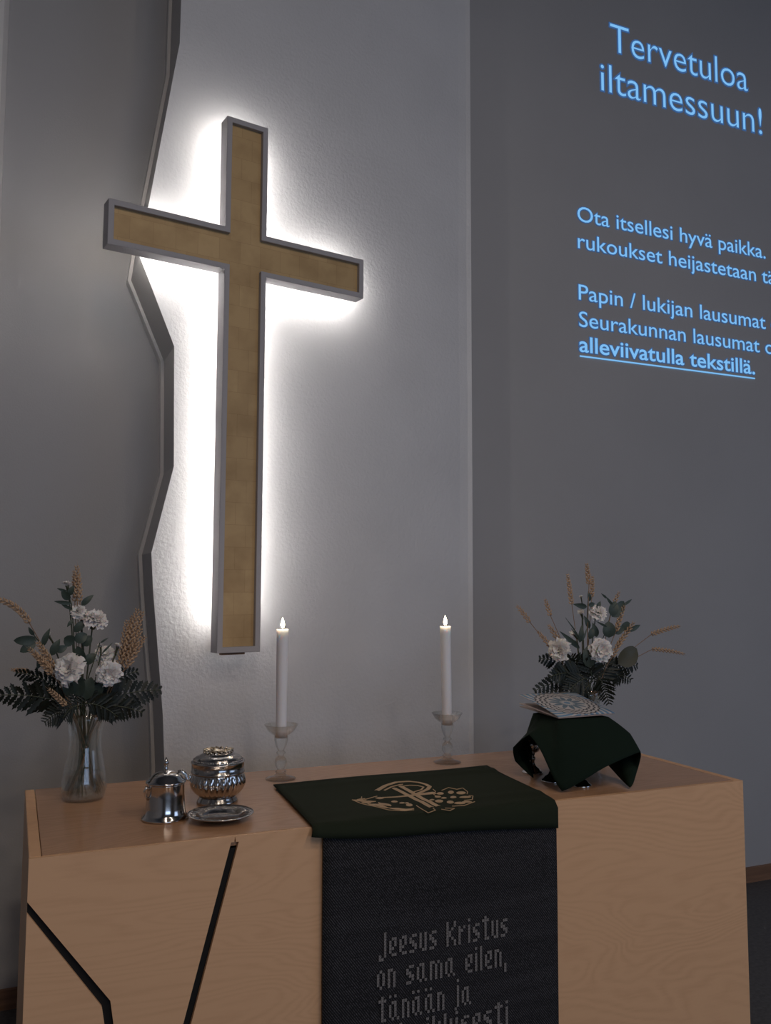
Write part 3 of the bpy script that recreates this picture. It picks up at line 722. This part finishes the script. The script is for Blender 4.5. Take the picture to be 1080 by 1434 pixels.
class Bq:
    def __init__(s, vx, vy, side):
        s.c = Vector((vx, vy, AH)); s.side = side; s.k = 0; s.used = set()
    def stem(s, head, tail_dir=None):
        """bundle path: head -> rim -> neck -> splayed foot on the opposite side"""
        s.k += 1; a = s.k*2.39996
        h = Vector(head)-s.c; hd = Vector((h.x, h.y, 0)); L = hd.length
        d = hd.normalized() if L > .02 else Vector((math.cos(a), math.sin(a), 0))
        side = Vector((-d.y, d.x, 0))*(.012*math.sin(a))
        rim = s.c+d*min(.036, L*.4)+side*1.3+V(0, 0, .235)
        neck = s.c+d*.008+side*1.2+V(0, 0, .165)
        r_ = .022+.020*abs(math.sin(a*1.7)); foot = s.c-d*r_+side*1.5+V(0, 0, .014+.010*abs(math.cos(a)))
        mid = s.c-d*.012+side*1.4+V(0, 0, .09)
        return [foot, mid, neck, rim]
    def path(s, head, bend=None, n=12):
        f, mi, ne, ri = s.stem(head); H = Vector(head)
        b = bend if bend is not None else ri.lerp(H, .55)+V(0, 0, .015)
        key = [f, mi, ne, ri, b, H]; out = []
        for i in range(len(key)-1):
            p0 = key[max(i-1, 0)]; p3 = key[min(i+2, len(key)-1)]
            for j in range(3): out.append(cr(p0, key[i], key[i+1], p3, j/3))
        out.append(H); return out
def frame_of(d):
    d = Vector(d).normalized(); u = d.orthogonal().normalized(); return u, d.cross(u), d
def carnation(bq, head, r, axis, label, big=True):
    t = thing('carnation' if big else 'carnation_bud', label, 'flower', bq.c, 'white carnations in the %s vase' % bq.side)
    u, v, d = frame_of(axis); H = Vector(head)
    mb = MB(); rnd = random.Random(int(head[0]*9999)+int(head[2]*777))
    layers = 5 if big else 3
    for L in range(layers):
        tilt = (1.45-.27*L) if big else (.75-.2*L); npet = (7 if L < 3 else 5) if big else 4
        for k in range(npet):
            a = 2*PI*(k+rnd.random()*.4)/npet+L*.7; rl = r*(1.0-.08*L)*(.9+.2*rnd.random()); tl = tilt+rnd.uniform(-.15, .15)
            out_ = u*math.cos(a)+v*math.sin(a); sd = d.cross(out_)
            rows = []
            for i in range(5):
                s_ = i/4; row = []
                wd = rl*.75*(.18+.82*s_**.8)
                for j in range(9):
                    w_ = j/8*2-1
                    ruff = (rl*.13*math.sin(w_*11+k*2+L)+rl*.07*math.sin(w_*23+L*3))*s_**2
                    ln = rl*s_*(1-.10*abs(w_)**2*s_)+(rl*.07*math.sin(w_*19+k) if i == 4 else 0)
                    el = tl*(.75+.35*s_)
                    row.append(H+out_*(ln*math.sin(el))+d*(ln*math.cos(el)-r*.15+ruff)+sd*(w_*wd)+d*(-.10*rl*w_*w_*s_))
                rows.append(row)
            mb.grid(rows)
    bloom = mb.build('bloom', petal_m, t, head)
    cx = MB(); bdir = -d
    cx.tube([H-d*r*.15, H-d*r*.45, H-d*(r*.45+.018), H-d*(r*.45+.022)], [r*.42, r*.30, r*.24, .003], 10)
    cx.build('calyx', stem_m, t, head)
    pth = bq.path(H-d*(r*.45+.02)); MB().tube(pth, .0021, 6).build('stem', stem_m, t, bq.c)
    return t
def wheat(bq, tip, base, label, r=.0052, bend=None):
    t = thing('wheat_stalk', label, 'wheat', bq.c, 'dried wheat in the %s vase' % bq.side)
    A, B = Vector(base), Vector(tip); L = (B-A).length; mid = A.lerp(B, .5)+(Vector(bend) if bend else V(0, 0, L*.04)); mb = MB()
    bz = lambda s_: A*(1-s_)**2+mid*2*s_*(1-s_)+B*s_*s_
    n_g = max(7, int(L/.0078)); rows = n_g
    for i in range(n_g):
        s_ = i/(n_g-1)*.95; p = bz(s_); tg = (bz(min(1, s_+.05))-bz(max(0, s_-.01))).normalized(); u, v, d = frame_of(tg)
        for q in range(3):
            a = (i % 2)*PI/3+q*2*PI/3; o_ = u*math.cos(a)+v*math.sin(a); sc_ = r*(1-.45*s_**3)
            g0 = p+o_*sc_*.40; g1 = g0+(d*.80+o_*.62).normalized()*sc_*2.3
            mb.tube([g0, g0.lerp(g1, .45)+o_*sc_*.15, g1], [sc_*.25, sc_*.55, sc_*.08], 5)
    mb.build('ear', wheat_m, t, base)
    aw = MB()
    for i in range(6):
        s_ = .45+i*.1; p = bz(s_); tg = (bz(min(1, s_+.05))-bz(s_-.05)).normalized(); u, v, d = frame_of(tg); a = i*2.1
        aw.tube([p, p+(d+(u*math.cos(a)+v*math.sin(a))*.25)*r*3.2], [.0004, .0002], 3)
    aw.build('awns', wheat_m, t, base)
    pth = bq.path(A, bend=None); pth[-1] = A
    MB().tube(pth, .0013, 5).build('stem', straw_m, t, bq.c); return t
def leafmesh(base, tip, wid, cupv=.15, side=None, rnd=False):
    A, B = Vector(base), Vector(tip); d = B-A; L = d.length; d.normalize()
    sd = Vector(side) if side else FW.cross(d)
    sd = (sd-d*sd.dot(d)).normalized(); up = sd.cross(d); rows = []
    for i in range(9):
        s_ = i/8; wv = wid*(math.sin(PI*s_**(.75 if not rnd else .85))**(.8 if not rnd else .55)) if 0 < i < 8 else 0.0006
        c_ = A+d*L*s_+up*(L*.10*math.sin(PI*s_))
        rows.append([c_+sd*wv*w_+up*(cupv*wv*abs(w_)**1.5) for w_ in (-1, -.5, 0, .5, 1)])
    return MB().grid(rows)
def sprig(bq, pts, leaves, label, m_=None, name='eucalyptus_sprig'):
    """pts: stem points above the rim; leaves: (base, tip, width)"""
    t = thing(name, label, 'foliage', bq.c, 'eucalyptus in the %s vase' % bq.side)
    pth = bq.path(pts[0]); pth += [Vector(p) for p in pts[1:]]
    MB().tube(pth, .0016, 5).build('stem', stem_m, t, bq.c)
    for b, tp, wd in leaves: leafmesh(b, tp, wd, rnd=wd > .012).build('leaf', m_ or euc_m, t, b)
    return t
def fern(bq, base, tip, label, wid=.05, droop=.02, n=11):
    t = thing('fern_frond', label, 'foliage', bq.c, 'dark fern in the %s vase' % bq.side)
    A, B = Vector(base), Vector(tip); mid = A.lerp(B, .5)+V(0, 0, droop)
    bz = lambda s_: A*(1-s_)**2+mid*2*s_*(1-s_)+B*s_*s_
    mb = MB(); rnd = random.Random(int(tip[0]*1e4)); d0 = (B-A).normalized()
    sd0 = FW.cross(d0); sd0 = (sd0+Vector((rnd.uniform(-.3, .3), rnd.uniform(-.3, .3), rnd.uniform(-.3, .3)))).normalized()
    for i in range(n):
        s_ = .06+.9*i/(n-1); p = bz(s_); d = (bz(min(1, s_+.05))-bz(max(0, s_-.05))).normalized(); sd = (sd0-d*sd0.dot(d)).normalized(); nn = sd.cross(d)
        L = wid*(1-s_)**.6*(.75+.3*math.sin(min(1, s_*4)*PI/2))+.006
        for sg in (-1, 1):
            dr = (sd*sg*.86+d*.55+nn*rnd.uniform(-.25, .25)).normalized(); q = 6
            # each pinna: a lance-shaped blade with teeth on both edges
            hw = (B-A).length/n*.62*(1-s_)**.2; q = 9; axd = (d-dr*d.dot(dr)).normalized(); sag = nn*(rnd.uniform(-.2, .1)*L)-V(0, 0, rnd.uniform(.02, .22)*L)
            mid_ = [p+dr*L*(k/q)+sag*(k/q)**2 for k in range(q+1)]
            for s2 in (-1, 1):
                ed = []
                for k in range(q+1):
                    f0 = k/q; wv = hw*math.sin(PI*(f0*.80+.12))**.8 if k < q else 0
                    ed.append(mid_[k]+axd*s2*wv*(1.0 if k % 2 else .58)+dr*L*(.06 if k % 2 else .0)+nn*.12*wv)
                mb.grid([mid_, ed])
    mb.build('leaflets', fern_m, t, base)
    pth = bq.path(A); pth += [bz(k/8) for k in range(1, 9)]
    MB().tube(pth, .0014, 5).build('stem', stem_m, t, bq.c); return t

# ---- left bouquet
vl = atz(117, 1119, AH); vase(vl.x, vl.y, 'hourglass-shaped clear glass vase of water at the left end of the altar')
BL = Bq(vl.x, vl.y, 'left'); YL = vl.y
def L_(x, y, dy=0): return aty(x, y, YL+dy)
F = lambda x, y, z=.3: RT*x+V(0, 0, z)-FW*y     # axis: right, toward the viewer, up
carnation(BL, L_(95, 936, -.06), .040, F(-.2, .9, .35), 'large white carnation low at the front of the left bouquet')
carnation(BL, L_(153, 944, -.06), .033, F(.35, .9, -.1), 'white carnation low on the right of the left bouquet beside the fern')
carnation(BL, L_(134, 866, -.01), .035, F(.35, .35, .8), 'white carnation high in the left bouquet, seen from the side')
carnation(BL, L_(108, 856, .0), .022, F(-.1, .8, .5), 'small white carnation just left of the high one in the left bouquet')
carnation(BL, L_(147, 916, .03), .030, F(.2, .6, .6), 'white carnation half hidden beneath the wheat bundle in the left bouquet')
carnation(BL, L_(94, 819, .0), .015, F(-.1, .3, 1), 'topmost white bud of the left bouquet beside the upright wheat', False)
carnation(BL, L_(141, 905, -.02), .010, F(0, .2, 1), 'small upright bud between two carnations on the right of the left bouquet', False)
carnation(BL, L_(165, 905, .0), .012, F(.3, .2, 1), 'small bud beside the wheat bundle of the left bouquet', False)
carnation(BL, L_(68, 890, .02), .011, F(-.3, .5, .8), 'small pinkish bud above the left eucalyptus of the left bouquet', False)
for tx, ty, bx, by, lab, dy, rr_ in [
    (108, 793, 108, 836, 'tallest upright wheat ear at the top of the left bouquet', 0, .0062),
    (104, 800, 105, 842, 'upright wheat ear just left of the tallest in the left bouquet', .02, .005),
    (111, 806, 112, 842, 'upright wheat ear just right of the tallest in the left bouquet', .01, .005),
    (193, 852, 174, 925, 'highest wheat ear of the right-hand bundle in the left bouquet', 0, .0066),
    (200, 856, 180, 920, 'second highest wheat ear of the right-hand bundle in the left bouquet', .015, .0062),
    (178, 868, 168, 930, 'inner wheat ear of the right-hand bundle, nearest the flowers', .0, .0060),
    (198, 880, 176, 936, 'third wheat ear down of the right-hand bundle in the left bouquet', -.015, .0062),
    (203, 891, 180, 932, 'lowest outer wheat ear of the right-hand bundle in the left bouquet', -.01, .0058),
    (186, 862, 172, 922, 'wheat ear in the middle of the right-hand bundle in the left bouquet', .02, .0060),
    (53, 900, 75, 935, 'uppermost wheat ear of the left-hand bundle in the left bouquet', -.02, .0064),
    (41, 909, 70, 936, 'outermost wheat ear of the left-hand bundle in the left bouquet', -.03, .0060),
    (50, 917, 72, 944, 'lowest wheat ear of the left-hand bundle in the left bouquet', -.04, .0062),
    (17, 938, 40, 940, 'lone horizontal wheat ear above the left ferns', .02, .0045),
    (69, 966, 92, 988, 'wheat ear low among the ferns beneath the large carnation', -.07, .0055)]:
    wheat(BL, L_(tx, ty, dy), L_(bx, by, dy), lab, rr_)
wheat(BL, L_(-14, 838, 0), L_(41, 872, 0), 'wheat ear arching out to the left edge of the picture', .0062, bend=V(.012, 0, .030))
def lf(fn, dy, *q): return [(fn(a, b, dy), fn(c, d, dy), w_) for a, b, c, d, w_ in q]
sprig(BL, [L_(75, 925, 0), L_(52, 895, 0), L_(40, 880, 0)], lf(L_, -.01, (52, 896, 19, 897, .014), (50, 900, 28, 913, .013), (60, 905, 70, 880, .009), (72, 918, 84, 895, .012), (62, 918, 52, 937, .010), (48, 890, 40, 878, .006), (78, 912, 95, 905, .011)),
      'eucalyptus sprig reaching left in the left bouquet, round dark leaves')
sprig(BL, [L_(105, 925, .0), L_(103, 880, .0), L_(100, 845, 0), L_(94, 828, 0)], lf(L_, -.005, (104, 900, 90, 893, .018), (105, 898, 122, 888, .016), (102, 868, 94, 878, .005), (101, 853, 85, 845, .005), (100, 845, 76, 842, .006), (98, 840, 86, 826, .011), (97, 834, 103, 820, .009), (104, 885, 121, 868, .012), (94, 828, 80, 824, .004)),
      'tall eucalyptus sprig up the middle of the left bouquet')
sprig(BL, [L_(118, 920, .01), L_(115, 880, .01), L_(115, 850, .01)], lf(L_, .0, (114, 848, 131, 833, .009), (115, 862, 108, 848, .008), (117, 905, 128, 890, .014), (117, 925, 108, 905, .015), (120, 930, 132, 915, .014)),
      'eucalyptus sprig with one leaf pointing right near the top of the left bouquet')
sprig(BL, [L_(125, 945, -.03), L_(130, 930, -.03), L_(140, 900, -.03)], lf(L_, -.03, (112, 975, 108, 940, .022), (120, 980, 128, 948, .020), (135, 975, 140, 950, .018), (98, 975, 95, 950, .016), (141, 900, 152, 893, .003), (143, 915, 158, 900, .003)),
      'short eucalyptus sprig with broad leaves low in the middle of the left bouquet')
for bx, by, tx, ty, dy, wd, lab in [
    (92, 985, -8, 974, -.02, .062, 'longest fern frond reaching out to the left edge, left bouquet'),
    (85, 965, 22, 942, .0, .040, 'upper left fern frond beneath the wheat, left bouquet'),
    (95, 992, 38, 968, .05, .050, 'middle left fern frond at the back, left bouquet'),
    (100, 995, 62, 1012, -.03, .045, 'fern frond drooping left below the large carnation, left bouquet'),
    (135, 985, 226, 966, -.01, .062, 'longest fern frond reaching right over the pale wall, left bouquet'),
    (132, 990, 200, 998, -.03, .055, 'fern frond drooping right towards the silver pot, left bouquet'),
    (128, 975, 193, 940, .03, .050, 'upper right fern frond beneath the wheat bundle, left bouquet'),
    (120, 985, 165, 1004, -.05, .05, 'fern frond hanging over the front right of the vase rim, left bouquet'),
    (110, 988, 88, 1006, -.06, .05, 'short fern frond hanging over the front left of the vase rim, left bouquet'),
    (118, 990, 125, 955, -.03, .055, 'upright fern frond in the dark middle of the left bouquet'),
    (108, 995, 95, 960, .02, .055, 'upright fern frond behind the large carnation, left bouquet'),
    (128, 992, 150, 965, .0, .055, 'upright fern frond under the low right carnation, left bouquet')]:
    fern(BL, L_(bx, by, dy), L_(tx, ty, dy), lab, wd)

# ---- right bouquet
vr = Vector((1.885, 2.60, AH)); vase(vr.x, vr.y, 'clear glass vase behind the green veil at the right end of the altar')
BR = Bq(vr.x, vr.y, 'right'); YR_ = vr.y
def R_(x, y, dy=0): return aty(x, y, YR_+dy)
carnation(BR, R_(783, 910, -.05), .037, F(-.5, .8, .1), 'white carnation low on the left of the right bouquet')
carnation(BR, R_(842, 911, -.07), .041, F(.1, .9, .1), 'large white carnation at the front of the right bouquet')
carnation(BR, R_(838, 857, 0), .030, F(.1, .7, .6), 'white carnation at the top of the right bouquet')
carnation(BR, R_(814, 858, 0), .015, F(-.3, .5, .8), 'small white bud left of the top carnation of the right bouquet', False)
carnation(BR, R_(804, 888, -.02), .016, F(-.5, .5, .6), 'small white bud in the middle left of the right bouquet', False)
carnation(BR, R_(814, 836, 0), .008, F(-.2, .3, 1), 'tiny pale bud near the tip of the right bouquet', False)
for tx, ty, bx, by, lab, dy, rr_ in [
    (725, 849, 742, 871, 'wheat ear farthest left of the right bouquet', 0, .0056),
    (764, 840, 771, 862, 'wheat ear second from the left of the right bouquet', .0, .0054),
    (795, 804, 801, 846, 'tall wheat ear left of the tallest one in the right bouquet', 0, .0056),
    (822, 790, 825, 818, 'tallest wheat ear of the right bouquet', 0, .006),
    (830, 808, 829, 836, 'wheat ear just right of the tallest in the right bouquet', .01, .0056),
    (867, 830, 858, 850, 'wheat ear above the round leaves of the right bouquet', 0, .0052),
    (874, 849, 863, 884, 'wheat ear among the round leaves of the right bouquet', -.02, .0062),
    (888, 872, 866, 904, 'wheat ear slanting right above the olive leaf of the right bouquet', -.03, .0062),
    (872, 892, 858, 920, 'short wheat ear beside the large front carnation, right bouquet', -.05, .006),
    (952, 877, 913, 888, 'upper of two wheat ears reaching far right, right bouquet', 0, .0060),
    (959, 916, 914, 909, 'lower of two wheat ears reaching far right, right bouquet', -.01, .0052),
    (754, 885, 770, 904, 'lower left wheat ear beside the low left carnation, right bouquet', -.01, .0054),
    (769, 876, 783, 898, 'wheat ear just above the low left carnation, right bouquet', -.02, .0060)]:
    wheat(BR, R_(tx, ty, dy), R_(bx, by, dy), lab, rr_)
sprig(BR, [R_(838, 910, 0), R_(850, 880, 0), R_(858, 850, 0), R_(848, 835, 0)], lf(R_, -.01, (857, 864, 874, 842, .020), (856, 862, 862, 842, .018), (853, 893, 852, 870, .024), (862, 888, 874, 876, .012), (870, 882, 882, 872, .016), (876, 884, 897, 875, .010), (850, 838, 842, 831, .004), (872, 848, 885, 839, .005), (858, 848, 848, 835, .005)),
      'eucalyptus sprig with large round leaves on the upper right of the right bouquet')
sprig(BR, [R_(824, 905, 0), R_(822, 870, 0), R_(824, 838, 0)], lf(R_, 0, (822, 850, 803, 846, .010), (824, 848, 833, 845, .009), (826, 842, 824, 828, .007), (836, 852, 841, 842, .008), (826, 895, 830, 878, .012), (836, 892, 830, 872, .012), (812, 900, 815, 875, .010), (826, 880, 818, 862, .009)),
      'eucalyptus sprig up the middle of the right bouquet')
sprig(BR, [R_(815, 925, -.03), R_(808, 905, -.03)], lf(R_, -.04, (812, 908, 784, 884, .009), (808, 902, 796, 896, .009), (826, 935, 822, 905, .022), (838, 935, 834, 915, .02), (812, 895, 800, 880, .0035), (810, 890, 792, 865, .0025), (850, 878, 835, 870, .004), (815, 898, 822, 880, .004)),
      'eucalyptus sprig with dark narrow leaves pointing left, right bouquet')
sprig(BR, [R_(855, 930, -.03), R_(866, 925, -.03)], lf(R_, -.05, (866, 930, 892, 908, .034),), 'single broad olive leaf on the right of the right bouquet', olive_m, 'broad_leaf')
for bx, by, tx, ty, dy, wd, lab in [
    (812, 950, 748, 968, -.03, .055, 'fern frond drooping lowest on the left, right bouquet'),
    (812, 940, 755, 922, -.0, .050, 'fern frond under the low left carnation, right bouquet'),
    (815, 945, 770, 948, -.06, .060, 'front left fern frond, right bouquet'),
    (820, 950, 792, 974, -.08, .060, 'fern frond hanging above the folded card, right bouquet'),
    (848, 940, 893, 932, -.02, .050, 'fern frond reaching right under the olive leaf, right bouquet'),
    (846, 945, 884, 952, -.03, .050, 'fern frond drooping right, right bouquet'),
    (840, 950, 853, 986, -.05, .050, 'fern frond hanging down past the vase rim, right bouquet'),
    (830, 955, 822, 915, -.04, .065, 'upright fern frond in the dark middle of the right bouquet'),
    (822, 955, 800, 918, -.02, .065, 'upright fern frond on the middle left, right bouquet'),
    (838, 955, 858, 920, -.03, .065, 'upright fern frond on the middle right, right bouquet'),
    (828, 958, 812, 980, -.03, .06, 'short fern frond over the vase rim behind the card, right bouquet'),
    (835, 955, 842, 935, .02, .06, 'short fern frond at the back, right bouquet')]:
    fern(BR, R_(bx, by, dy), R_(tx, ty, dy), lab, wd)

for o in sc.objects:
    if o.parent and o.name.split('.')[0] in ('woven_text', 'beading', 'filigree', 'engraving', 'leaflets', 'embroidered_leaves', 'embroidered_grapes', 'outline_stitching', 'awns'):
        o['kind'] = 'stuff'
